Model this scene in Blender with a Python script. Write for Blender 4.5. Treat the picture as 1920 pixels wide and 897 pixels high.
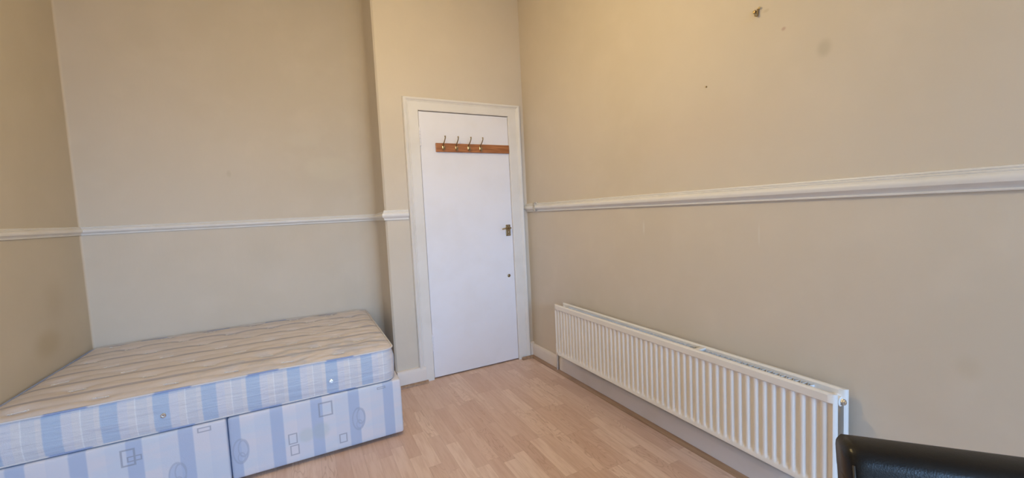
import bpy, bmesh, math, random
from mathutils import Vector, Matrix, noise

for o in list(bpy.data.objects):
    bpy.data.objects.remove(o)
S = bpy.context.scene
COL = S.collection

# ------------------------------------------------------------------ camera
CAM_H = 1.2232
YAW, PITCH, ROLL, FPX = 0.4756, 0.067, -0.0487, 761.77
sy, cy = math.sin(YAW), math.cos(YAW)
F = Vector((sy*math.cos(PITCH), cy*math.cos(PITCH), -math.sin(PITCH)))
R = Vector((cy, -sy, 0)); U = R.cross(F)
R2 = math.cos(ROLL)*R + math.sin(ROLL)*U
U2 = -math.sin(ROLL)*R + math.cos(ROLL)*U
cam_d = bpy.data.cameras.new('camera'); cam = bpy.data.objects.new('camera', cam_d); COL.objects.link(cam)
m = Matrix((R2, U2, -F)).transposed().to_4x4(); m.translation = Vector((0, 0, CAM_H))
cam.matrix_world = m
cam_d.sensor_width = 36.0; cam_d.sensor_fit = 'HORIZONTAL'
cam_d.lens = FPX/1920*36.0; cam_d.clip_start = 0.02; cam_d.clip_end = 60
S.camera = cam

# ------------------------------------------------------------------ light
EXPOSURE = -0.06
SKY_STRENGTH = 23.4
BULB_STRENGTH = 780.0
WIN = (-0.75, 1.15, 0.6, 2.6)      # window opening x0, x1, z0, z1
YW = -3.6                           # inner face of the window wall
S.view_settings.view_transform = 'Standard'
S.view_settings.look = 'None'
S.view_settings.exposure = EXPOSURE
S.view_settings.gamma = 1.0
S.view_settings.use_curve_mapping = False

w = bpy.data.worlds.new('overcast_sky'); S.world = w; w.use_nodes = True
nt = w.node_tree; nt.nodes.clear()
wo = nt.nodes.new('ShaderNodeOutputWorld'); bg = nt.nodes.new('ShaderNodeBackground')
tc = nt.nodes.new('ShaderNodeTexCoord'); sp = nt.nodes.new('ShaderNodeSeparateXYZ'); cr = nt.nodes.new('ShaderNodeValToRGB')
mp = nt.nodes.new('ShaderNodeMapRange'); mp.inputs['From Min'].default_value = -1
nt.links.new(tc.outputs['Generated'], sp.inputs[0]); nt.links.new(sp.outputs['Z'], mp.inputs['Value'])
nt.links.new(mp.outputs[0], cr.inputs[0]); nt.links.new(cr.outputs[0], bg.inputs[0]); nt.links.new(bg.outputs[0], wo.inputs[0])
e = cr.color_ramp.elements
e[0].position = 0.44; e[0].color = (0.05, 0.055, 0.06, 1)
e[1].position = 0.56; e[1].color = (0.36, 0.61, 1.0, 1)
bg.inputs['Strength'].default_value = SKY_STRENGTH

ld = bpy.data.lights.new('window_portal', 'AREA'); ld.shape = 'RECTANGLE'
ld.size = WIN[1]-WIN[0]; ld.size_y = WIN[3]-WIN[2]; ld.cycles.is_portal = True
lo = bpy.data.objects.new('window_portal', ld); COL.objects.link(lo)
lo.location = ((WIN[0]+WIN[1])/2, YW-0.16, (WIN[2]+WIN[3])/2); lo.rotation_euler = (math.radians(90), 0, 0)

# ------------------------------------------------------------------ node helpers
class G:
    def __init__(s, name, rough=0.5, spec=0.5, metal=0.0):
        s.m = bpy.data.materials.new(name); s.m.use_nodes = True
        s.t = s.m.node_tree; s.b = s.t.nodes['Principled BSDF']
        s.b.inputs['Roughness'].default_value = rough
        s.b.inputs['Specular IOR Level'].default_value = spec
        s.b.inputs['Metallic'].default_value = metal
        s._xyz = None
    def n(s, k, **kw):
        x = s.t.nodes.new(k)
        for a, b in kw.items(): setattr(x, a, b)
        return x
    def put(s, sock, v):
        if isinstance(v, (int, float)): sock.default_value = v
        elif isinstance(v, tuple): sock.default_value = v if len(v) == 4 or sock.type == 'VECTOR' else (*v, 1)
        else: s.t.links.new(v, sock)
    def math(s, op, a, b=0.0, c=0.0, clamp=False):
        x = s.n('ShaderNodeMath', operation=op, use_clamp=clamp)
        s.put(x.inputs[0], a); s.put(x.inputs[1], b); s.put(x.inputs[2], c)
        return x.outputs[0]
    def add(s, a, b): return s.math('ADD', a, b)
    def sub(s, a, b): return s.math('SUBTRACT', a, b)
    def mul(s, a, b): return s.math('MULTIPLY', a, b)
    def coord(s): 
        return s.n('ShaderNodeNewGeometry').outputs['Position']
    def xyz(s):
        if not s._xyz:
            q = s.n('ShaderNodeSeparateXYZ'); s.t.links.new(s.coord(), q.inputs[0]); s._xyz = q.outputs
        return s._xyz
    def comb(s, a, b, c):
        q = s.n('ShaderNodeCombineXYZ')
        s.put(q.inputs[0], a); s.put(q.inputs[1], b); s.put(q.inputs[2], c); return q.outputs[0]
    def noise(s, scale, detail=3, vec=None, rough=0.5):
        q = s.n('ShaderNodeTexNoise'); q.inputs['Scale'].default_value = scale
        q.inputs['Detail'].default_value = detail; q.inputs['Roughness'].default_value = rough
        s.t.links.new(vec if vec is not None else s.coord(), q.inputs['Vector']); return q.outputs['Fac']
    def white(s, vec):
        q = s.n('ShaderNodeTexWhiteNoise', noise_dimensions='3D'); s.t.links.new(vec, q.inputs['Vector']); return q.outputs['Value']
    def ss(s, v, a, b, lo=0.0, hi=1.0):
        q = s.n('ShaderNodeMapRange', interpolation_type='SMOOTHSTEP'); s.put(q.inputs['Value'], v)
        q.inputs['From Min'].default_value = a; q.inputs['From Max'].default_value = b
        q.inputs['To Min'].default_value = lo; q.inputs['To Max'].default_value = hi
        return q.outputs[0]
    def mix(s, f, a, b, mode='MIX'):
        q = s.n('ShaderNodeMix', data_type='RGBA', blend_type=mode)
        s.put(q.inputs[0], f); s.put(q.inputs[6], a); s.put(q.inputs[7], b); return q.outputs[2]
    def col(s, v): s.put(s.b.inputs['Base Color'], v)
    def bump(s, h, strength=0.2, dist=0.01):
        q = s.n('ShaderNodeBump'); q.inputs['Strength'].default_value = strength; q.inputs['Distance'].default_value = dist
        s.t.links.new(h, q.inputs['Height']); s.t.links.new(q.outputs[0], s.b.inputs['Normal'])
    # blurred ellipse on axes a,b (sockets)
    def blob(s, a, b, ca, cb, ra, rb, soft=0.5):
        da = s.math('DIVIDE', s.sub(a, ca), ra); db = s.math('DIVIDE', s.sub(b, cb), rb)
        d = s.math('SQRT', s.add(s.mul(da, da), s.mul(db, db)))
        return s.ss(d, 1+soft, 1-soft)
    def rect(s, a, b, a0, a1, b0, b1, t):
        dx = s.sub(s.math('ABSOLUTE', s.sub(a, (a0+a1)/2)), (a1-a0)/2)
        dy = s.sub(s.math('ABSOLUTE', s.sub(b, (b0+b1)/2)), (b1-b0)/2)
        d = s.math('ABSOLUTE', s.math('MAXIMUM', dx, dy))
        return s.ss(d, t*1.2, t*0.5)
    def ring(s, a, b, ca, cb, ra, rb, t):
        da = s.math('DIVIDE', s.sub(a, ca), ra); db = s.math('DIVIDE', s.sub(b, cb), rb)
        d = s.math('SQRT', s.add(s.mul(da, da), s.mul(db, db)))
        return s.ss(s.math('ABSOLUTE', s.sub(d, 1.0)), t*1.3, t*0.4)
    def maxi(s, L):
        r = L[0]
        for q in L[1:]: r = s.math('MAXIMUM', r, q)
        return r

def wall_paint(name, base=(0.64, 0.565, 0.455), marks=None, ax='x'):
    g = G(name, rough=0.6, spec=0.25)
    n1 = g.noise(1.3, 4); n2 = g.noise(6, 4)
    c = g.mix(g.ss(n1, 0.35, 0.7), base, tuple(v*k for v, k in zip(base, (0.955, 0.95, 0.93))))
    c = g.mix(g.ss(n2, 0.45, 0.75, 0, 0.35), c, tuple(min(1, v*1.05) for v in base))
    if marks:
        a = g.xyz()['X' if ax == 'x' else 'Y']; z = g.xyz()['Z']
        for (ca, cz, ra, rz, soft, colr, k) in marks:
            c = g.mix(g.mul(g.blob(a, z, ca, cz, ra, rz, soft), k), c, colr)
    g.col(c)
    q = g.coord()
    st = g.n('ShaderNodeVectorMath', operation='MULTIPLY'); g.t.links.new(q, st.inputs[0]); st.inputs[1].default_value = (1, 1, 0.35)
    h = g.add(g.mul(g.noise(28, 5, st.outputs[0]), 0.5), g.add(g.mul(g.noise(3, 3), 1.6), g.mul(g.noise(300, 2), 0.08)))
    g.bump(h, 0.35, 0.004)
    return g.m

def gloss_white(name, base=(0.78, 0.76, 0.74), rough=0.35, dirt=0.06):
    g = G(name, rough=rough, spec=0.4)
    n1 = g.noise(5, 4)
    g.col(g.mix(g.ss(n1, 0.4, 0.75), base, tuple(v*(1-dirt*k) for v, k in zip(base, (1, 1.2, 1.7)))))
    g.bump(g.add(g.noise(60, 3), g.mul(g.noise(9, 3), 1.5)), 0.08, 0.001)
    return g.m

M = {}
BASE = (0.70, 0.615, 0.51)
M['wall_right'] = wall_paint('cream_wall_paint_right', BASE, ax='y', marks=[
    (0.782, 1.741, 0.02, 0.026, 0.6, (0.40, 0.36, 0.26), 0.35),
    (0.916, 1.861, 0.007, 0.006, 0.6, (0.45, 0.25, 0.2), 0.55),
    (0.98, 1.955, 0.01, 0.006, 0.6, (0.45, 0.35, 0.22), 0.3),
    (1.648, 1.10, 0.006, 0.035, 0.5, (0.75, 0.70, 0.62), 0.55),
    (1.015, 1.081, 0.004, 0.04, 0.5, (0.75, 0.70, 0.62), 0.45),
    (1.245, 1.12, 0.02, 0.02, 0.6, (0.72, 0.64, 0.52), 0.4),
    (0.418, 0.713, 0.022, 0.03, 0.7, (0.60, 0.50, 0.36), 0.35),
    (0.86, 0.70, 0.05, 0.02, 0.6, (0.70, 0.62, 0.52), 0.3),
    (1.3, 1.55, 0.35, 0.12, 0.9, (0.68, 0.57, 0.46), 0.35)])
M['wall_back'] = wall_paint('cream_wall_paint_back', BASE, ax='x', marks=[
    (0.22, 1.62, 0.16, 0.09, 0.25, (0.70, 0.63, 0.50), 0.45),
    (-0.42, 1.58, 0.012, 0.02, 0.6, (0.52, 0.45, 0.33), 0.3),
    (0.05, 1.83, 0.10, 0.05, 0.5, (0.72, 0.65, 0.54), 0.35),
    (-0.25, 1.0, 0.10, 0.12, 0.8, (0.62, 0.55, 0.45), 0.3)])
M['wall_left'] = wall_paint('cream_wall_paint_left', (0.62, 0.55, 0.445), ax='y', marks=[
    (2.95, 0.66, 0.10, 0.06, 0.7, (0.46, 0.38, 0.24), 0.5),
    (3.05, 0.86, 0.08, 0.10, 0.8, (0.50, 0.42, 0.30), 0.35)])
M['wall'] = wall_paint('cream_wall_paint', (0.70, 0.615, 0.51))
M['ceiling'] = gloss_white('white_ceiling_paint', (0.78, 0.75, 0.70), 0.8)
M['trim'] = gloss_white('aged_white_gloss_trim', (0.83, 0.80, 0.77), 0.38, 0.05)
M['door'] = gloss_white('white_painted_door', (0.88, 0.87, 0.925), 0.42, 0.03)
M['arch'] = gloss_white('cream_white_gloss_architrave', (0.83, 0.795, 0.76), 0.36, 0.05)
M['rad'] = gloss_white('white_enamel', (0.86, 0.82, 0.77), 0.3, 0.03)
M['fin'] = gloss_white('dusty_grey_enamel', (0.80, 0.79, 0.77), 0.5, 0.15)

# laminate floor: beech strips running along Y
g = None
g = G('beech_laminate', rough=0.36, spec=0.4)
x, y = g.xyz()['X'], g.xyz()['Y']
SW, SL = 0.066, 0.34
row = g.math('FLOOR', g.math('DIVIDE', x, SW))
r1 = g.white(g.comb(row, 3.3, 0.0))
yy = g.add(y, g.mul(r1, 2.7))
cell = g.math('FLOOR', g.math('DIVIDE', yy, SL))
rnd = g.white(g.comb(row, cell, 1.7)); rnd2 = g.white(g.comb(row, cell, 8.1))
gx = g.add(g.mul(x, 1.0), g.mul(rnd, 13.0))
grain = g.noise(1.0, 5, g.comb(g.mul(gx, 60), g.mul(g.add(y, g.mul(rnd2, 9.0)), 5.0), rnd), 0.6)
rings = g.noise(1.0, 2, g.comb(g.mul(gx, 16), g.mul(g.add(y, g.mul(rnd2, 9.0)), 3.0), rnd), 0.4)
rw = g.math('FRACT', g.mul(rings, 14.0))
rw = g.mul(g.ss(g.math('ABSOLUTE', g.sub(rw, 0.5)), 0.32, 0.5), g.ss(rnd2, 0.45, 0.9))
c = g.mix(rnd, (0.68, 0.47, 0.37), (0.83, 0.63, 0.52))
c = g.mix(g.ss(grain, 0.38, 0.70, 0, 0.42), c, (0.56, 0.34, 0.235))
c = g.mix(g.mul(rw, 0.45), c, (0.46, 0.27, 0.18))
fx = g.math('ABSOLUTE', g.sub(g.math('FRACT', g.math('DIVIDE', x, SW*3)), 0.5))
gap3 = g.ss(fx, 0.4945, 0.499)
fs = g.math('ABSOLUTE', g.sub(g.math('FRACT', g.math('DIVIDE', x, SW)), 0.5))
gap1 = g.ss(fs, 0.482, 0.497, 0, 0.28)
fy = g.math('ABSOLUTE', g.sub(g.math('FRACT', g.math('DIVIDE', yy, SL)), 0.5))
gapy = g.ss(fy, 0.4965, 0.4995, 0, 0.28)
c = g.mix(g.maxi([g.mul(gap3, 0.45), gap1, gapy]), c, (0.30, 0.17, 0.10))
g.col(c); g.bump(g.sub(g.mul(grain, 0.15), gap3), 0.08, 0.001)
M['floor'] = g.m

def wood(name, a, b, scale=(8, 90, 90), rough=0.4):
    g = G(name, rough=rough)
    q = g.n('ShaderNodeVectorMath', operation='MULTIPLY'); g.t.links.new(g.coord(), q.inputs[0]); q.inputs[1].default_value = scale
    g.col(g.mix(g.ss(g.noise(1, 5, q.outputs[0]), 0.3, 0.7), a, b)); return g.m
M['bead'] = wood('brown_floor_beading', (0.30, 0.18, 0.11), (0.42, 0.27, 0.17), (60, 4, 60))
M['rack'] = wood('varnished_pine_board', (0.30, 0.105, 0.035), (0.50, 0.20, 0.075), (9, 60, 130), 0.3)
M['dark_wood'] = wood('dark_stained_wood', (0.03, 0.018, 0.012), (0.06, 0.035, 0.02))

def metal(name, colr, rough):
    g = G(name, rough=rough, metal=1.0)
    g.col(g.mix(g.ss(g.noise(150, 3), 0.4, 0.7), colr, tuple(v*0.75 for v in colr))); return g.m
M['brass'] = metal('bright_brass', (0.90, 0.74, 0.42), 0.3)
M['dark_brass'] = metal('tarnished_shaded_brass', (0.36, 0.27, 0.15), 0.4)  # tarnish on the door fittings; painted reflection shade on the coat hook arms
M['chrome'] = metal('chrome', (0.75, 0.75, 0.75), 0.18)
M['dark'] = G('dark_void', 0.9, 0.1).m; M['dark'].node_tree.nodes['Principled BSDF'].inputs['Base Color'].default_value = (0.02, 0.016, 0.012, 1)

def fabric_bump(g, k=0.25):
    h = g.add(g.noise(420, 2), g.mul(g.noise(30, 4), 1.2))
    g.bump(h, k, 0.002)

def stripes(g, a, start, period, wd):
    f = g.math('FRACT', g.math('DIVIDE', g.sub(a, start), period))
    d = g.math('ABSOLUTE', g.sub(f, wd/period/2))
    d2 = g.math('MINIMUM', d, g.sub(1.0, d))
    return g.ss(d2, wd/period/2+0.02, wd/period/2-0.02), f

# mattress border
g = G('blue_striped_ticking', 0.5, 0.35)
x = g.xyz()['X']; y = g.xyz()['Y']
sm, f = stripes(g, x, -0.978, 0.172, 0.056)
base = g.mix(g.ss(f, 0.5, 0.52), (0.68, 0.67, 0.72), (0.72, 0.69, 0.70))
base = g.mix(g.mul(g.ss(f, 0.66, 0.67), g.ss(f, 0.90, 0.89)), base, (0.66, 0.655, 0.69))
thin = g.ss(g.math('ABSOLUTE', g.sub(f, 0.66)), 0.018, 0.008)
base = g.mix(g.mul(thin, 0.5), base, (0.85, 0.85, 0.86))
c = g.mix(g.mul(sm, 0.85), base, (0.43, 0.53, 0.68))
z = g.xyz()['Z']
wr = g.noise(1.0, 4, g.comb(g.mul(x, 6), g.mul(y, 6), g.mul(z, 52)), 0.55)
c = g.mix(g.ss(wr, 0.54, 0.70, 0, 0.32), c, (0.47, 0.48, 0.58))  # crease shading painted into the border colour
g.col(c); g.bump(g.add(g.mul(wr, 3.0), g.mul(g.noise(400, 2), 0.5)), 0.6, 0.004)
M['border'] = g.m
# mattress top panel
g = G('cream_quilted_ticking', 0.42, 0.4)
x = g.xyz()['X']; y = g.xyz()['Y']
wv = g.add(y, g.mul(g.sub(g.noise(4, 2), 0.5), 0.016))
sm, f = stripes(g, wv, 2.415, 0.185, 0.03)
c = g.mix(g.mul(sm, 0.8), (0.74, 0.68, 0.68), (0.40, 0.39, 0.46))
thin = g.ss(g.math('ABSOLUTE', g.sub(f, 0.58)), 0.07, 0.02)
c = g.mix(g.mul(thin, 0.3), c, (0.52, 0.49, 0.53))
qq = g.noise(1.0, 4, g.comb(g.mul(x, 11), g.mul(y, 30), 0.0), 0.6)
c = g.mix(g.ss(qq, 0.52, 0.70, 0, 0.16), c, (0.56, 0.50, 0.47))
c = g.mix(g.mul(g.blob(x, y, 0.0, 2.42, 0.45, 0.16, 0.6), g.ss(g.noise(12, 3), 0.45, 0.6, 0, 0.6)), c, (0.52, 0.55, 0.66))
g.col(c); fabric_bump(g, 0.35)
M['ticking_top'] = g.m
g = G('white_cotton_fluff', 0.8); g.col((0.82, 0.80, 0.78)); M['fluff'] = g.m
g = G('pale_blue_piping', 0.6)
sm, f = stripes(g, g.xyz()['X'], -0.97, 0.344, 0.13)
g.col(g.mix(sm, (0.66, 0.64, 0.66), (0.30, 0.37, 0.58))); M['piping'] = g.m

# divan fabric
g = G('blue_striped_divan_fabric', 0.5, 0.35)
x = g.xyz()['X']; y = g.xyz()['Y']; z = g.xyz()['Z']
sm, f = stripes(g, x, -0.383, 0.1775, 0.054)
for ca, cz in [(0.197, 0.160), (-0.333, 0.150), (-0.573, 0.115), (-0.90, 0.12)]:
    sm = g.math('MAXIMUM', sm, g.mul(g.blob(x, z, ca, cz, 0.033, 0.055, 0.12), 0.75))
base = g.mix(g.ss(g.noise(7, 3, g.comb(g.mul(x, 0.5), y, g.mul(z, 2.0))), 0.4, 0.65), (0.71, 0.675, 0.71), (0.64, 0.665, 0.73))
base = g.mix(g.mul(g.ss(f, 0.62, 0.64), 0.3), base, (0.56, 0.60, 0.70))
c = g.mix(g.mul(sm, 0.8), base, (0.40, 0.475, 0.64))
sq = []
for (u0, u1, z0, z1, t) in [(0.010, 0.070, 0.222, 0.290, 0.0042), (-0.134, -0.099, 0.120, 0.168, 0.0034), (-0.129, -0.094, 0.062, 0.108, 0.0034),
                            (0.097, 0.130, 0.056, 0.100, 0.0034), (-0.755, -0.712, 0.216, 0.285, 0.0042), (-0.735, -0.690, 0.232, 0.252, 0.0028),
                            (-0.488, -0.441, 0.288, 0.306, 0.003), (0.30, 0.34, 0.294, 0.303, 0.0025)]:
    sq.append(g.rect(x, z, u0, u1, z0, z1, t))
c = g.mix(g.mul(g.maxi(sq), 0.62), c, (0.26, 0.27, 0.33))
rg = []
for (ca, cz) in [(0.195, 0.160), (-0.335, 0.150), (-0.575, 0.115), (-0.90, 0.12)]:
    rg.append(g.ring(x, z, ca, cz, 0.030, 0.058, 0.10))
    rg.append(g.ring(x, z, ca+0.012, cz+0.012, 0.020, 0.040, 0.14))
    rg.append(g.ring(x, z, ca+0.002, cz-0.03, 0.014, 0.022, 0.16))
c = g.mix(g.mul(g.maxi(rg), 0.45), c, (0.32, 0.35, 0.45))
st = g.maxi([g.blob(x, z, -0.055, 0.145, 0.035, 0.035, 0.35), g.blob(x, z, 0.012, 0.15, 0.038, 0.04, 0.35)])
c = g.mix(g.mul(st, 0.30), c, (0.46, 0.50, 0.44))
g.col(c); fabric_bump(g, 0.2)
M['divan'] = g.m
# leather
g = G('black_leather', 0.30, 0.36)
g.col((0.008, 0.007, 0.0065))
v = g.n('ShaderNodeTexVoronoi'); v.inputs['Scale'].default_value = 420; g.t.links.new(g.coord(), v.inputs['Vector'])
g.bump(g.add(g.mul(v.outputs['Distance'], 0.3), g.mul(g.noise(18, 3), 2.0)), 0.25, 0.0015)
M['leather'] = g.m
g = G('brown_leather_seam_thread', 0.6); g.col((0.05, 0.04, 0.03)); M['thread'] = g.m

# ------------------------------------------------------------------ mesh helpers
def make(name, bm, mat, parent=None, smooth=False, angle=None):
    me = bpy.data.meshes.new(name); bmesh.ops.recalc_face_normals(bm, faces=bm.faces)
    bm.to_mesh(me); bm.free()
    o = bpy.data.objects.new(name, me); COL.objects.link(o)
    for q in (mat if isinstance(mat, (list, tuple)) else [mat]): me.materials.append(q)
    if smooth:
        for p in me.polygons: p.use_smooth = True
        if angle: 
            me.set_sharp_from_angle(angle=math.radians(angle))
    if parent:
        o.parent = parent; o.matrix_parent_inverse = Matrix.Translation(parent.location).inverted() if parent.type == 'EMPTY' else Matrix.Identity(4)
    return o
def empty(name, loc):
    o = bpy.data.objects.new(name, None); o.location = loc; o.empty_display_size = 0.1; COL.objects.link(o); return o
def tag(o, label, cat, group=None):
    o['label'] = label; o['category'] = cat
    if group: o['group'] = group
    return o
def struct(o): o['kind'] = 'structure'; return o
def box(bm, x0, x1, y0, y1, z0, z1, bev=0.0, seg=2):
    r = bmesh.ops.create_cube(bm, size=1)
    for v in r['verts']:
        v.co = Vector(((x0+x1)/2 + v.co.x*(x1-x0), (y0+y1)/2 + v.co.y*(y1-y0), (z0+z1)/2 + v.co.z*(z1-z0)))
    if bev:
        es = list({e for v in r['verts'] for e in v.link_edges})
        bmesh.ops.bevel(bm, geom=es, offset=bev, segments=seg, profile=0.5, affect='EDGES')
    return bm
def loft(bm, rings, closed=True, caps=True):
    vs = [[bm.verts.new(p) for p in r] for r in rings]
    n = len(vs[0])
    for a, b in zip(vs, vs[1:]):
        for i in range(n if closed else n-1):
            bm.faces.new((a[i], a[(i+1) % n], b[(i+1) % n], b[i]))
    if caps and closed:
        bm.faces.new(vs[0][::-1]); bm.faces.new(vs[-1])
    return vs
def tube(bm, pts, r, n=10, closed=False):
    pts = [Vector(p) for p in pts]; rings = []
    N = len(pts)
    rr = r if isinstance(r, (list, tuple)) else [r]*N
    up = None
    for i, p in enumerate(pts):
        a = pts[(i-1) % N] if (closed or i > 0) else p; b = pts[(i+1) % N] if (closed or i < N-1) else p
        t = (b-a).normalized()
        if up is None:
            up = t.orthogonal().normalized()
        up = (up - t*up.dot(t)).normalized(); s = t.cross(up)
        rings.append([p + (math.cos(q)*up + math.sin(q)*s)*rr[i] for q in [2*math.pi*k/n for k in range(n)]])
    if closed:
        vs = [[bm.verts.new(p) for p in rg] for rg in rings]
        # align last to first by minimal offset
        off = min(range(n), key=lambda k: sum((vs[-1][(i+k) % n].co - vs[0][i].co).length for i in range(n)))
        for a, b in zip(vs, vs[1:]):
            for i in range(n): bm.faces.new((a[i], a[(i+1) % n], b[(i+1) % n], b[i]))
        for i in range(n):
            bm.faces.new((vs[-1][(i+off) % n], vs[-1][(i+1+off) % n], vs[0][(i+1) % n], vs[0][i]))
    else:
        loft(bm, rings)
    return bm
def lathe(bm, c, axis, prof, n=20):
    axis = Vector(axis).normalized(); a = axis.orthogonal().normalized(); b = axis.cross(a); c = Vector(c)
    loft(bm, [[c + axis*h + (math.cos(q)*a + math.sin(q)*b)*max(r, 1e-5) for q in [2*math.pi*k/n for k in range(n)]] for (h, r) in prof])
    return bm

XR, YD, YB, XJ, XL, HC = 1.6645, 2.9333, 3.4166, 0.523, -1.2042, 2.95

# ------------------------------------------------------------------ shell
bm = bmesh.new(); box(bm, XL-0.1, XR+0.1, YW-0.25, YB+0.1, -0.1, 0); struct(make('floor', bm, M['floor']))
bm = bmesh.new(); box(bm, XL-0.1, XR+0.1, YW-0.25, YB+0.1, HC, HC+0.1); struct(make('ceiling', bm, M['ceiling']))
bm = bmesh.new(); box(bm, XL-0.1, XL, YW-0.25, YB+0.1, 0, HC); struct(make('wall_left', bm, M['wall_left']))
bm = bmesh.new(); box(bm, XR, XR+0.1, YW-0.25, YB+0.1, 0, HC); struct(make('wall_right', bm, M['wall_right']))
FR, FL_ = 0.15, 0.012       # plaster radius at the return and in the left corner
bk = [(XL, YB+0.1), (XL, YB-FL_)] + [(XL+FL_-FL_*math.cos(a), YB-FL_+FL_*math.sin(a)) for a in [math.radians(k) for k in range(15, 90, 15)]] + [(XL+FL_, YB), (XJ-FR, YB)] \
    + [(XJ-FR+FR*math.sin(a), YB-FR+FR*math.cos(a)) for a in [math.radians(k) for k in range(6, 90, 6)]] + [(XJ, YB-FR), (XJ, YB+0.1)]
bm = bmesh.new(); loft(bm, [[Vector((a, b, h)) for a, b in bk] for h in (0, HC)]); struct(make('wall_back', bm, M['wall_back'], smooth=True, angle=40))
# projecting wall that holds the door: piers, lintel and the closed reveal behind the door leaf
DX0, DX1, DZ = 0.794, 1.5215, 1.984
bm = bmesh.new()
prof = [(XJ, YB+0.1), (XJ, YD+0.012), (XJ+0.012, YD), (DX0, YD), (DX0, YD+0.075), (DX1, YD+0.075), (DX1, YD), (XR, YD), (XR, YB+0.1)]
lo_, hi_ = [], []
loft(bm, [[Vector((a, b, h)) for a, b in prof] for h in (0, DZ)])
prof2 = [(XJ, YB+0.1), (XJ, YD+0.012), (XJ+0.012, YD), (XR, YD), (XR, YB+0.1)]
loft(bm, [[Vector((a, b, h)) for a, b in prof2] for h in (DZ, HC)])
struct(make('wall_front', bm, M['wall']))
# wall with the window, behind the camera
bm = bmesh.new()
box(bm, XL, WIN[0], YW-0.25, YW, 0, HC); box(bm, WIN[1], XR, YW-0.25, YW, 0, HC)
box(bm, WIN[0], WIN[1], YW-0.25, YW, 0, WIN[2]); box(bm, WIN[0], WIN[1], YW-0.25, YW, WIN[3], HC)
struct(make('wall_window', bm, M['wall']))
bm = bmesh.new()
x0, x1, z0, z1 = WIN; zm = (z0+z1)/2
ya, yb_ = YW-0.14, YW-0.08
for b in [(x0, x0+.05, z0, z1), (x1-.05, x1, z0, z1), (x0+.05, x1-.05, z0, z0+.06), (x0+.05, x1-.05, z1-.05, z1), (x0+.05, x1-.05, zm-.02, zm+.02)]:
    box(bm, b[0], b[1], ya, yb_, b[2], b[3], 0.004)
wn = struct(make('window_1', bm, M['trim']))
bm = bmesh.new(); box(bm, x0-.06, x1+.06, YW-0.078, YW+0.06, z0-.03, z0-0.0005, 0.006); make('window_sill', bm, M['trim'], wn)

# swept mouldings -----------------------------------------------------
def rail(name, p0, p1, out, prof, mat, m0=0.0, m1=0.0):
    """prof: (depth, z); ends cut at angle m (shift per unit depth)"""
    p0, p1, out = Vector(p0), Vector(p1), Vector(out); d = (p1-p0).normalized()
    bm = bmesh.new()
    L = (p1-p0).length; n = max(1, int(L/0.15)); rings = []
    for k in range(n+1):
        rg = []
        for (q, z) in prof:
            sh = m0*q if k == 0 else (-m1*q if k == n else 0)
            p = p0 + (p1-p0)*(k/n) + d*sh + out*q
            wob = 0.0008*noise.noise(Vector((p.x*3, p.y*3, 5.0)))
            rg.append(Vector((p.x, p.y, z + wob)))
        rings.append(rg)
    loft(bm, rings)
    return struct(make(name, bm, mat, smooth=True, angle=35))
E_ = 0.0008
def dado(zt, zb, k=1.0):
    s = (zt-zb)/0.068
    pr = [(0, 0), (.010, 0), (.0145, .002), (.016, .006), (.0135, .009), (.018, .011), (.0205, .0135), (.0185, .0165), (.024, .019), (.030, .023), (.0335, .029), (.0335, .036), (.031, .0435),
          (.026, .047), (.017, .052), (.0115, .058), (.0105, .0605), (.0125, .0612), (.013, .0635), (.0115, .067), (0, .068)]
    return [(a*k, zt - b*s) for a, b in pr]
rail('trim_1', (XR, YD-0.0, 0), (XR, YW, 0), (-1, 0, 0), dado(1.2825, 1.2155), M['trim'])
bpy.data.objects['trim_1']
def rail_path(name, path, mat, k=0.7):
    bm = bmesh.new()
    loft(bm, [[Vector((x_+nx*q, y_+ny*q, z_)) for q, z_ in dado(zt, zb, k)] for (x_, y_, nx, ny, zt, zb) in path])
    return struct(make(name, bm, mat, smooth=True, angle=35))
pth = [(XL, YB, 1, -1, 1.258, 1.206)] + [(XL+(XJ-FR-XL)*k/10, YB, 0, -1, 1.258, 1.206) for k in range(1, 11)]
pth += [(XJ-FR+FR*math.sin(a), YB-FR+FR*math.cos(a), -math.sin(a), -math.cos(a), 1.258, 1.206) for a in [math.radians(k) for k in range(9, 91, 9)]]
pth += [(XJ, YD, -1, -1, 1.270, 1.205)]
rail_path('trim_2', pth, M['trim'])
rail('trim_3', (XL, YB, 0), (XL, YW, 0), (1, 0, 0), dado(1.258, 1.206, 0.7), M['trim'], 1, 0)
rail('trim_5', (XJ, YD, 0), (0.686, YD, 0), (0, -1, 0), dado(1.276, 1.205, 0.7), M['trim'], -1, 0)
# architrave round the door, mitred
prof = [(-0.004, 0), (-0.004, .014), (0, .018), (.066, .019), (.070, .022), (.074, .019), (.078, .022), (.086, .029), (.096, .031), (.102, .026), (.105, .012), (.105, 0)]
bm = bmesh.new(); rings = []
for key in range(4):
    rg = []
    for (w_, d_) in prof:
        x_ = DX0 - w_ if key < 2 else DX1 + w_*0.97
        z_ = 0.0 if key in (0, 3) else DZ + w_*0.83
        rg.append(Vector((x_, YD - d_, z_)))
    rings.append(rg)
loft(bm, rings)
struct(make('trim_6', bm, M['arch'], smooth=True, angle=30))
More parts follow.
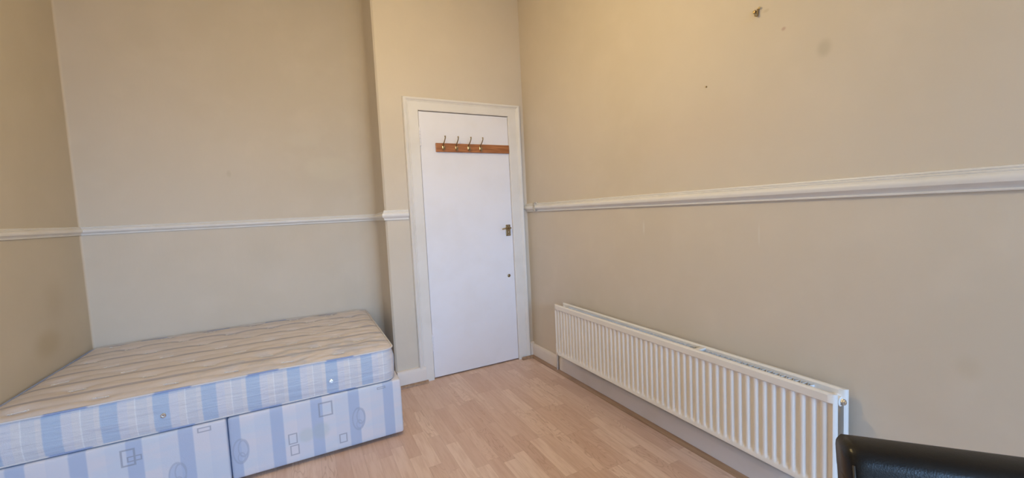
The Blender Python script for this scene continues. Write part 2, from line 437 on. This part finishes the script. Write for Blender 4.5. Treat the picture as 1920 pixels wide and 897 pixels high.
# skirtings
sk = lambda h, t: [(0, .0), (t, .0), (t, h-.022), (t-.002, h-.014), (t-.006, h-.008), (t-.009, h-.002), (t-.012, h), (0, h)]
def skirt(name, p0, p1, out, h, t, **k): return rail(name, p0, p1, out, sk(h, t), M['trim2'], **k)
M['trim2'] = gloss_white('white_gloss_skirting', (0.82, 0.745, 0.69), 0.5, 0.06)
skirt('baseboard_front', (XJ+0.004, YD, 0), (0.735, YD, 0), (0, -1, 0), 0.118, 0.034)
skirt('baseboard_front_right', (1.6245, YD, 0), (XR, YD, 0), (0, -1, 0), 0.125, 0.026)
skirt('baseboard_right', (XR, 2.513, 0), (XR, YW, 0), (-1, 0, 0), 0.115, 0.02)
skirt('baseboard_right_corner', (XR, YD-0.026, 0), (XR, 2.548, 0), (-1, 0, 0), 0.112, 0.02)
skirt('baseboard_left', (XL, YB, 0), (XL, YW, 0), (1, 0, 0), 0.115, 0.02)
qr = [(0, 0)] + [(0.020*math.cos(t), 0.020*math.sin(t)) for t in [math.radians(a) for a in range(0, 91, 15)]]
def bead(name, p0, p1, out, **k): return rail(name, p0, p1, out, qr, M['bead'], **k)
bead('trim_7', (XR-0.0205, YD-0.03, 0), (XR-0.0205, YW, 0), (-1, 0, 0))
bead('trim_8', (XJ+0.004, YD-0.0345, 0), (0.745, YD-0.0345, 0), (0, -1, 0))
bead('trim_9', (1.535, YD-0.032, 0), (XR-0.022, YD-0.032, 0), (0, -1, 0))

# break in the right-hand dado near the corner: rough filled joint
bm = bmesh.new()
random.seed(4)
box(bm, XR-0.037, XR-0.0005, 2.752, 2.775, 1.219, 1.288, 0.004)
bmesh.ops.subdivide_edges(bm, edges=bm.edges[:], cuts=2, use_grid_fill=True)
for v in bm.verts: v.co += Vector((noise.noise(v.co*60)*.003, noise.noise(v.co*50+Vector((3, 0, 0)))*.006, noise.noise(v.co*55+Vector((0, 7, 0)))*.006))
for v in bm.verts: v.co.x = min(v.co.x, XR-0.0003)
g = G('grubby_filler', 0.8); g.col(g.mix(g.ss(g.noise(90, 3), .4, .6), (0.62, 0.57, 0.50), (0.40, 0.35, 0.29))); M['filler'] = g.m
fl = make('filler_lump', bm, M['filler'], smooth=True); fl.name = 'trim_4'; struct(fl)

# ------------------------------------------------------------------ door
bm = bmesh.new(); box(bm, DX0+0.0085, DX1-0.005, YD-0.004, YD+0.036, 0.009, DZ-0.007, 0.0025)
door = struct(make('door_1', bm, M['door']))
yf = YD-0.004
h = empty('door_handle', (0, 0, 0)); h.parent = door
bm = bmesh.new(); box(bm, 1.456, 1.497, yf-0.006, yf, 1.030, 1.121, 0.003)
hp = h; bpy.data.objects.remove(h)
h = make('door_handle', bm, M['dark_brass'], door); h['label'] = 'tarnished brass lever handle on backplate'
bm = bmesh.new(); lathe(bm, (1.478, yf-0.0062, 1.094), (0, -1, 0), [(0, .013), (.006, .013), (.010, .009), (.036, .0085), (.040, .006), (.041, 0)], 18)
tube(bm, [(1.486, yf-.036, 1.094), (1.466, yf-.040, 1.0945), (1.440, yf-.043, 1.094), (1.422, yf-.042, 1.092), (1.408, yf-.036, 1.089)], [.0065, .0075, .0065, .006, .005], 10)
make('lever', bm, M['dark_brass'], h, smooth=True, angle=40)
bm = bmesh.new()
for zz in (1.112, 1.040): lathe(bm, (1.477, yf-0.006, zz), (0, -1, 0), [(0, .004), (.0015, .0035), (.002, 0)], 10)
lathe(bm, (1.477, yf-0.006, 1.062), (0, -1, 0), [(0, .005), (.0012, .005), (.0013, 0)], 12)
make('screw', bm, M['chrome'], h)
bm = bmesh.new(); lathe(bm, (1.465, yf, 0.707), (0, -1, 0), [(0, .0135), (.002, .0135), (.004, .011), (.0042, .006), (.0025, .0055), (.0024, 0)], 20)
o = make('keyhole_cover', bm, M['dark_brass'], door, smooth=True, angle=40); o['label'] = 'small round tarnished keyhole cover'
for (zt, zb) in [(1.862, 1.728), (0.345, 0.215)]:
    bm = bmesh.new()
    n = 5; hh = (zt-zb)/n
    for k in range(n):
        lathe(bm, (DX0+0.0075, yf-0.006, zb+hh*k+.0008), (0, 0, 1), [(0, .0062), (hh-.0016, .0062)], 12)
    box(bm, DX0+0.0075, DX0+0.028, yf-0.002, yf, zb, zt, 0.0005, 1)
    for zz in (zb+.02, (zb+zt)/2, zt-.02): lathe(bm, (DX0+.021, yf-.002, zz), (0, -1, 0), [(0, .0035), (.001, .003), (.0011, 0)], 8)
    make('hinge', bm, M['door'], door, smooth=True, angle=35)

# ------------------------------------------------------------------ coat rack
rk = tag(empty('coat_rack', (1.212, yf, 1.69)), 'varnished wooden board with four brass coat hooks fixed across the top of the white door', 'coat rack')
bm = bmesh.new(); box(bm, 0.914, 1.5135, yf-0.017, yf-0.0003, 1.688, 1.752, 0.003)
make('board', bm, M['rack'], rk)
def coat_hook():
    o = None
    bm = bmesh.new(); yb0 = yf-0.0175
    # lower knob hook
    tube(bm, [(0, yb0-.002, 1.708), (0, yb0-.014, 1.700), (0, yb0-.026, 1.702), (0, yb0-.031, 1.712), (0, yb0-.030, 1.722)], [.0055, .0055, .0055, .0065, .0075], 10)
    # long upper arm
    tube(bm, [(0, yb0-.002, 1.730), (0, yb0-.012, 1.742), (0.001, yb0-.030, 1.752), (0.002, yb0-.048, 1.768), (0.003, yb0-.056, 1.782), (.003, yb0-.053, 1.794)], [.0045, .0042, .004, .0038, .004, .0058], 10)
    return bm
hm = make('hook', coat_hook(), M['dark_brass'], rk, smooth=True, angle=45)  # arms get the darker brass: dark reflections put into the colour
bm = bmesh.new(); lathe(bm, (0, yf-.0175, 1.7205), (0, -1, 0), [(0, .0075), (.002, .0072), (.0035, .005), (.004, 0)], 16)
for v in bm.verts: v.co.z = 1.7205 + (v.co.z-1.7205)*2.7
hpl = make('hook_plate', bm, M['brass'], hm, smooth=True, angle=50); hpl['label'] = 'brass plate with highlight in its colour'  # brighter brass paints the highlight at the foot of each hook
xs = [0.966, 1.066, 1.166, 1.262]
for k, xx in enumerate(xs):
    o = hm if k == 0 else hm.copy()
    if k:
        COL.objects.link(o); o.parent = rk; o.matrix_parent_inverse = hm.matrix_parent_inverse.copy()
        q = hpl.copy(); COL.objects.link(q); q.parent = o; q.matrix_parent_inverse = hpl.matrix_parent_inverse.copy()
    o.location = (xx, 0, 0)

# ------------------------------------------------------------------ radiator
XF = 1.5445; RY0, RY1, RZB, RZT = 0.689, 2.400, 0.190, 0.556
rad = tag(empty('radiator', (1.59, (RY0+RY1)/2, RZB)), 'long low white ribbed double panel radiator hung on the right wall', 'radiator')
def panel(name, xf, xb, sgn, mat):
    """pressed steel panel: front sheet with vertical ribs, closed at the back; sgn -1 = ribs toward -X"""
    NR = 49; mar = 0.022; pitch = (RY1-RY0-2*mar)/NR
    zs = [RZB, RZB+.004, RZB+.020, RZB+.0245, RZB+.036, RZB+.048, RZT-.062, RZT-.048, RZT-.036, RZT-.032, RZT-.006, RZT]
    amp = [0, 0, 0, 0.1, .75, 1, 1, .75, .15, 0, 0, 0]
    inset = [.006, 0, 0, .0025, .0025, .0025, .0025, .0025, .0025, -0.003, -.003, .004]
    ys = [RY0, RY0+.003, RY0+.008]; sh = [0, 0, 0]; ends = [1, .4, 0]
    for k in range(NR):
        for j in range(12):
            t = j/12; ys.append(RY0+mar+pitch*(k+t))
            # narrow round ridge, broad flat valley
            s_ = (t-0.5)/0.30
            rd = math.sqrt(max(0.0, 1-s_*s_)) if abs(s_) < 1 else 0
            sh.append(1-rd)
    ys += [RY1-.008, RY1-.003, RY1]; sh += [0, 0, 0]
    bm = bmesh.new()
    fr = []
    for yv, s_ in zip(ys, sh):
        d = min(yv-RY0, RY1-yv); er = .008*(1-min(1, d/.008))**2
        fr.append([Vector((xf - sgn*(amp[i]*s_*.0085 + inset[i]*(1 if d > .012 else .0) + er), yv, zs[i])) for i in range(len(zs))])
    vs = [[bm.verts.new(p) for p in r] for r in fr]
    for a, b in zip(vs, vs[1:]):
        for i in range(len(zs)-1): bm.faces.new((a[i], a[i+1], b[i+1], b[i]))
    # rolled rim and back sheet
    bk = [[bm.verts.new((xb, yv, zv)) for zv in (RZB+.003, RZT-.003)] for yv in (RY0+.002, RY1-.002)]
    bm.faces.new((bk[0][0], bk[0][1], bk[1][1], bk[1][0]))
    bm.faces.new([v[0] for v in vs] + [bk[1][0], bk[0][0]])
    bm.faces.new([v[-1] for v in vs] + [bk[1][1], bk[0][1]])
    bm.faces.new(vs[0] + [bk[0][1], bk[0][0]]); bm.faces.new(vs[-1] + [bk[1][1], bk[1][0]])
    return make(name, bm, mat, rad, smooth=True, angle=38)
panel('front_panel', XF, XF+.020, -1, M['rad'])
panel('rear_panel', XF+.072, XF+.092, -1, M['rad'])
# convector fins between the panels
for nm, (xa, xb) in {'convector_fins': (XF+.0205, XF+.045), 'convector_fins.001': (XF+.047, XF+.0715)}.items():
    bm = bmesh.new(); p = []
    n = int((RY1-RY0-.18)/.0125)
    for k in range(n+1):
        yv = RY0+.09+k*.0125
        p += [(xa if k % 2 else xb, yv), (xa if k % 2 else xb, yv+.006)]
    vs = [[bm.verts.new((a, b, zz)) for a, b in p] for zz in (RZB+.02, RZT-.014)]
    for i in range(len(p)-1): bm.faces.new((vs[0][i], vs[0][i+1], vs[1][i+1], vs[1][i]))
    make('convector_fins', bm, M['fin'], rad)
# connector tees at the ends + bleed plug
for yv, zt in ((RY0+.028, RZT-.034), (RY1-.028, RZT-.034), (RY0+.028, RZB+.034), (RY1-.028, RZB+.034)):
    bm = bmesh.new(); lathe(bm, (XF+.014, yv, zt), (1, 0, 0), [(0, .015), (.066, .015)], 18)
    lathe(bm, (XF+.045, yv, zt), (0, -1 if yv < 1.5 else 1, 0), [(0, .017), (.024, .017), (.026, .014)], 18)
    make('pipe_connector', bm, M['rad'], rad, smooth=True, angle=40)
bm = bmesh.new(); lathe(bm, (XF+.045, RY0+.002, RZT-.034), (0, -1, 0), [(0, .0125), (.006, .0125), (.0065, .010), (.010, .010), (.0105, .0055), (.013, .005), (.0135, 0)], 6)
o = make('bleed_valve', bm, M['chrome'], rad); o['label'] = 'small chrome hexagonal bleed valve'
for yv in (1.246,):
    bm = bmesh.new(); box(bm, XF+.014, XF+.078, yv-.012, yv+.012, RZT-.012, RZT-.0035, .002)
    make('top_brace', bm, M['rad'], rad)
for yv in (1.0, 2.1):
    bm = bmesh.new(); box(bm, XF+.0925, XR-.0003, yv-.02, yv+.02, RZB+.05, RZT-.05, .002); make('wall_bracket', bm, M['rad'], rad)
bm = bmesh.new()
tube(bm, [(XR-.026, 2.530, 0.0005), (XR-.026, 2.530, .20), (XR-.028, 2.526, .217), (XR-.034, 2.512, .224), (XF+.06, 2.46, .224), (XF+.045, 2.43, .224), (XF+.045, 2.398, .224)], .0075, 12)
make('supply_pipe', bm, M['rad'], rad, smooth=True)

# ------------------------------------------------------------------ divan base
BX0, BXM, BX1, BY0, BY1 = -1.195, -0.378, 0.427, 2.2683, 3.408
dv = tag(empty('divan_base', ((BX0+BX1)/2, (BY0+BY1)/2, 0)), 'pale blue striped fabric divan base in two halves on the floor under the mattress', 'bed base')
def half(x0, x1, lab):
    bm = bmesh.new(); box(bm, x0, x1, BY0, BY1, 0.018, 0.322, 0.012, 3)
    bmesh.ops.subdivide_edges(bm, edges=[e for e in bm.edges if e.calc_length() > .25], cuts=14, use_grid_fill=True)
    for v in bm.verts:
        k = noise.noise(v.co*4)*.002
        v.co.y += k
    o = make('base_half', bm, M['divan'], dv, smooth=True, angle=50)
    for xx in (x0+.06, x1-.06):
        for yy_ in (BY0+.08, BY1-.08):
            bm = bmesh.new(); lathe(bm, (xx, yy_, 0.0005), (0, 0, 1), [(0, .02), (.018, .02)], 14)
            make('glide', bm, M['dark'], o)
half(BX0, BXM-.002, ''); half(BXM+.002, BX1, '')

# ------------------------------------------------------------------ mattress
MX0, MX1, MY0, MY1, MZ0, MZ1 = -1.196, 0.405, 2.268, 3.402, 0.3235, 0.503
mt = tag(empty('mattress', ((MX0+MX1)/2, (MY0+MY1)/2, MZ0)), 'worn cream and blue striped tufted mattress lying on the divan base in the alcove', 'mattress')
def rrect(inset, r, n=10, step=.02):
    x0, x1, y0, y1 = MX0+inset, MX1-inset, MY0+inset, MY1-inset; r = max(r-inset, .01)
    P = []
    def line(a, b):
        L = (Vector(b)-Vector(a)).length; k = max(1, int(L/step))
        for i in range(k): P.append((a[0]+(b[0]-a[0])*i/k, a[1]+(b[1]-a[1])*i/k))
    def arc(cx, cy_, a0):
        for i in range(n): t = math.radians(a0+90*i/n); P.append((cx+r*math.cos(t), cy_+r*math.sin(t)))
    line((x0+r, y0), (x1-r, y0)); arc(x1-r, y0+r, -90); line((x1, y0+r), (x1, y1-r)); arc(x1-r, y1-r, 0)
    line((x1-r, y1), (x0+r, y1)); arc(x0+r, y1-r, 90); line((x0, y1-r), (x0, y0+r)); arc(x0+r, y0+r, 180)
    return P
CR = 0.065
def edge_z(x_):   # gentle sag of the top edge along the length
    return 0.006*math.sin((x_-MX0)/(MX1-MX0)*math.pi) + .003*noise.noise(Vector((x_*3, 0, 9)))
base = rrect(0.0, CR)
bm = bmesh.new(); rings = []
rows = 11
cxm, cym = (MX0+MX1)/2, (MY0+MY1)/2
for k in range(rows+1):
    t = k/rows; zz = MZ0+.004 + (MZ1-MZ0-.006)*t
    bul = -.010 + .014*math.sin(math.pi*t)**.6
    rg = []
    for i, (a, b) in enumerate(base):
        a2, b2 = base[(i+1) % len(base)]; a1, b1 = base[i-1]
        tx, ty = a2-a1, b2-b1; L = math.hypot(tx, ty); nx, ny = ty/L, -tx/L
        wr = .0035*noise.noise(Vector((a*5, b*5, t*5))) + .0022*noise.noise(Vector((a*7, b*7, t*16)))*math.sin(math.pi*t)
        q = bul + wr
        # keep clear of the walls
        rg.append(Vector((max(a+nx*q, XL+.003), min(b+ny*q, YB-.003), zz + edge_z(a)*t)))
    rings.append(rg)
vs = [[bm.verts.new(p) for p in r] for r in rings]; n = len(base)
for a, b in zip(vs, vs[1:]):
    for i in range(n): bm.faces.new((a[i], a[(i+1) % n], b[(i+1) % n], b[i]))
bm.faces.new(vs[0][::-1])
bo = make('border', bm, M['border'], mt, smooth=True, angle=60)
# top panel
tufts = []
random.seed(7)
for r_ in range(7):
    yy_ = MY0+.085+r_*.1615
    for c_ in range(7):
        tufts.append((MX0+.13+c_*.24+(.12 if r_ % 2 else 0)+random.uniform(-.01, .01), yy_+random.uniform(-.008, .008)))
tufts = [(a, b) for a, b in tufts if a < MX1-.08]
bm = bmesh.new(); NX, NY = 200, 140; grid = []
def top_z(x_, y_):
    dx = min(x_-MX0, MX1-x_); dy = min(y_-MY0, MY1-y_); d = max(0, min(dx, dy))
    crown = .020*(1-math.exp(-d/.05))
    f_ = ((y_ + .006*noise.noise(Vector((x_*6, y_*2, 0)))) - 2.43)/.0925
    ridge = .0032*(abs(math.sin(math.pi*f_))**.7-.6)*min(1, d/.04)
    zz = MZ1-.004 + crown + ridge + edge_z(x_)
    for (a, b) in tufts:
        q = (a-x_)**2*.6+(b-y_)**2
        if q < .02: zz -= .011*math.exp(-q/.0013)
    right = max(0, min(1, (x_+.5)/.6))
    zz += (.0006+right*.004)*noise.noise(Vector((x_*16, y_*34, 2))) + .004*noise.noise(Vector((x_*4, y_*5, 4)))
    return zz
for i in range(NX+1):
    col_ = []
    for j in range(NY+1):
        x_ = MX0+.006+(MX1-MX0-.012)*i/NX; y_ = MY0+.006+(MY1-MY0-.012)*j/NY
        # round the plan corners
        cx_ = min(max(x_, MX0+CR), MX1-CR); cy_ = min(max(y_, MY0+CR), MY1-CR)
        ddx, ddy = x_-cx_, y_-cy_; L = math.hypot(ddx, ddy)
        if L > 0 and ddx and ddy:
            s_ = max(abs(ddx), abs(ddy)); k_ = s_/L; px, py = cx_+ddx*k_, cy_+ddy*k_
        else: px, py = x_, y_
        dd = min(i, NX-i, j, NY-j)
        zz = top_z(x_, y_) if dd > 0 else MZ1-.004+edge_z(x_)
        col_.append(bm.verts.new((px, py, zz)))
    grid.append(col_)
for i in range(NX):
    for j in range(NY): bm.faces.new((grid[i][j], grid[i+1][j], grid[i+1][j+1], grid[i][j+1]))
make('top_panel', bm, M['ticking_top'], mt, smooth=True)
for nm, zc in (('top', MZ1-.002), ('bottom', MZ0+.0065)):
    bm = bmesh.new()
    pts = [(max(a, XL+.006), min(b, YB-.006), zc + (edge_z(a) if nm == 'top' else 0)) for a, b in (rrect(0.003, CR) if nm == 'top' else rrect(0.008, CR))]
    tube(bm, pts, .0048 if nm == 'top' else .0035, 8, closed=True)
    make('piping', bm, M['piping'], mt, smooth=True)
tf = None
for k, (a, b) in enumerate(tufts):
    if tf is None:
        bm = bmesh.new()
        for sx in (-.022, .022):
            for q in range(5):
                an = q*2.4; tube(bm, [(sx, 0, .0015), (sx+.004*math.cos(an), .004*math.sin(an), .005), (sx+.009*math.cos(an), .009*math.sin(an), .003)], [.002, .002, .0008], 5)
        tube(bm, [(-.022, 0, .002), (0, .003, .0035), (.022, 0, .002)], .0014, 6)
        tf = make('tuft', bm, M['fluff'], mt, smooth=True); o = tf
    else:
        o = tf.copy(); COL.objects.link(o); o.parent = mt; o.matrix_parent_inverse = tf.matrix_parent_inverse.copy()
    o.location = (a, b, top_z(a, b)+.0005); o.rotation_euler = (0, 0, random.uniform(-.35, .35))
vt = None
for (xx, zz) in ((-0.601, .403), (.077, .397)):
    if vt is None:
        bm = bmesh.new()
        lathe(bm, (0, 0, 0), (0, -1, 0), [(-.004, .0105), (.003, .0105), (.0045, .009), (.0045, .0065), (.001, .006), (.001, 0)], 20)
        box(bm, -.007, .007, -.0035, .001, -.0012, .0012); box(bm, -.0012, .0012, -.0035, .001, -.007, .007)
        vt = make('air_vent', bm, M['chrome'], mt, smooth=True, angle=35); o = vt; vt['label'] = 'small chrome air vent'
    else:
        o = vt.copy(); COL.objects.link(o); o.parent = mt; o.matrix_parent_inverse = vt.matrix_parent_inverse.copy()
    o.location = (xx, MY0-.0045, zz)

# ------------------------------------------------------------------ picture hook and nail on the right wall
ph = tag(empty('picture_hook', (XR, 1.014, 1.963)), 'small brass picture hook high on the right wall', 'picture hook')
bm = bmesh.new(); tube(bm, [(XR-.003, 1.010, 1.974), (XR-.004, 1.011, 1.958), (XR-.007, 1.012, 1.950), (XR-.012, 1.013, 1.9495), (XR-.0145, 1.014, 1.956)], [.004, .0045, .0055, .0055, .004], 12)
make('hook_strap', bm, M['dark_brass'], ph, smooth=True, angle=50)
bm = bmesh.new(); lathe(bm, (XR-.0003, 1.024, 1.9695), (-1, 0, 0), [(0, .0062), (.004, .0062), (.007, .0045), (.0075, 0)], 14)
make('boss', bm, M['dark_brass'], ph, smooth=True, angle=50)
bm = bmesh.new(); lathe(bm, (XR-.002, 1.005, 1.972), (-1, -.5, .3), [(0, .002), (.007, .002), (.0072, .0045), (.010, .004), (.0105, 0)], 12)
make('pin', bm, M['brass'], ph)
bm = bmesh.new(); lathe(bm, (XR-.0002, 1.246, 1.742), (-1, 0, 0), [(0, .0035), (.004, .0035), (.005, .0025), (.0052, 0)], 12)
tag(make('nail', bm, M['dark_brass']), 'tiny dark nail head in the bare right wall above the rail', 'nail')

# ------------------------------------------------------------------ black leather chair (only its back reaches the frame)
c0 = Vector((0.806, 0.352)); dr = Vector((0.653, -0.757)); nf = Vector((-0.757, -0.653))
CW = 0.47; TOPZ = 0.800
mid = c0 + dr*(CW/2)
ch = tag(empty('leather_chair', (mid.x+nf.x*.2, mid.y+nf.y*.2, 0)), 'black leather upholstered chair in front of the radiator, bottom right corner', 'chair')
def P3(u, v, z): q = c0 + dr*u + nf*v; return Vector((q.x, q.y, z))
REC = 0.22  # recline: front shift per metre going down
def back_mesh():
    bm = bmesh.new(); nu, nz = 60, 50; H = 0.40
    T = .075
    def pt(i, j, side):
        u = CW*i/nu; z = TOPZ - H*j/nz
        eu = min(u, CW-u); ez = TOPZ-z
        rnd_ = 1-max(0, 1-eu/.012)**2*.25; rz = 1-max(0, 1-ez/.02)**2*.35
        sm_ = lambda q: (lambda c_: c_*c_*(3-2*c_))(min(1, max(0, q)))
        pad = .040*sm_((eu-.006)/.09)*sm_((ez-.022)/.15) if side > 0 else 0
        th = T*(.5*rnd_*rz)
        v = (TOPZ-z)*REC + side*th + pad
        dz = -.006*max(0, 1-eu/.02)**2*(1 if ez < .05 else 0)
        return P3(u, v, z+dz)
    fr = [[bm.verts.new(pt(i, j, 1)) for j in range(nz+1)] for i in range(nu+1)]
    bk = [[bm.verts.new(pt(i, j, -1)) for j in range(nz+1)] for i in range(nu+1)]
    for i in range(nu):
        for j in range(nz):
            bm.faces.new((fr[i][j], fr[i+1][j], fr[i+1][j+1], fr[i][j+1])); bm.faces.new((bk[i][j], bk[i][j+1], bk[i+1][j+1], bk[i+1][j]))
    for i in range(nu):
        bm.faces.new((fr[i][0], bk[i][0], bk[i+1][0], fr[i+1][0])); bm.faces.new((fr[i][nz], fr[i+1][nz], bk[i+1][nz], bk[i][nz]))
    for j in range(nz):
        bm.faces.new((fr[0][j], fr[0][j+1], bk[0][j+1], bk[0][j])); bm.faces.new((fr[nu][j], bk[nu][j], bk[nu][j+1], fr[nu][j+1]))
    o = make('backrest', bm, M['leather'], ch, smooth=True, angle=80)
    b = o.modifiers.new('soft', 'BEVEL'); b.width = .008; b.segments = 3; b.limit_method = 'ANGLE'; b.angle_limit = math.radians(50)
    return o
bk_ = back_mesh()
for uo in (.005, CW-.005):
    bm = bmesh.new(); tube(bm, [P3(uo, (0.022+.33*k/10)*REC+.0372, TOPZ-.022-.33*k/10) for k in range(11)], .0022, 8)
    make('seam', bm, M['thread'], bk_, smooth=True)
bm = bmesh.new()
r0 = []
def slab(u0, u1, v0, v1, z0, z1, bev, mat, nm):
    bm = bmesh.new(); box(bm, u0, u1, v0, v1, z0, z1, bev, 4)
    for v in bm.verts: v.co = P3(v.co.x, v.co.y, v.co.z)
    return make(nm, bm, mat, ch, smooth=True, angle=50)
slab(0.0, CW, .135, .56, .385, .475, .025, M['leather'], 'seat')
for (u_, v_) in ((.03, .16), (CW-.03, .16), (.03, .53), (CW-.03, .53)):
    bm = bmesh.new(); rings = []
    for zz, s_ in ((.0005, .014), (.384, .02)):
        rings.append([P3(u_+a*s_, v_+b*s_, zz) for a, b in ((-1, -1), (1, -1), (1, 1), (-1, 1))])
    loft(bm, rings); make('leg', bm, M['dark_wood'], ch)

# ------------------------------------------------------------------ ceiling pendant
PL = Vector((0.35, 1.5, HC))
pl = tag(empty('pendant_lamp', PL), 'bare bulb hanging from the ceiling on a white cord', 'lamp')
bm = bmesh.new(); lathe(bm, PL-Vector((0, 0, .0005)), (0, 0, -1), [(0, .05), (.012, .048), (.03, .02), (.032, .003)], 24); make('ceiling_rose', bm, M['rad'], pl, smooth=True)
bm = bmesh.new(); tube(bm, [PL-Vector((0, 0, .03)), PL-Vector((0, 0, .61))], .003, 8); make('cord', bm, M['rad'], pl)
bm = bmesh.new(); lathe(bm, PL-Vector((0, 0, .61)), (0, 0, -1), [(0, .008), (.01, .018), (.05, .019)], 18); make('bulb_holder', bm, M['rad'], pl)
g = G('glowing_bulb', 0.5); g.col((0.9, 0.85, 0.75)); g.b.inputs['Emission Color'].default_value = (1.0, 0.758, 0.356, 1); g.b.inputs['Emission Strength'].default_value = BULB_STRENGTH
bm = bmesh.new(); bmesh.ops.create_uvsphere(bm, u_segments=20, v_segments=12, radius=.034)
for v in bm.verts: v.co += PL-Vector((0, 0, .694))
make('bulb', bm, g.m, pl, smooth=True)
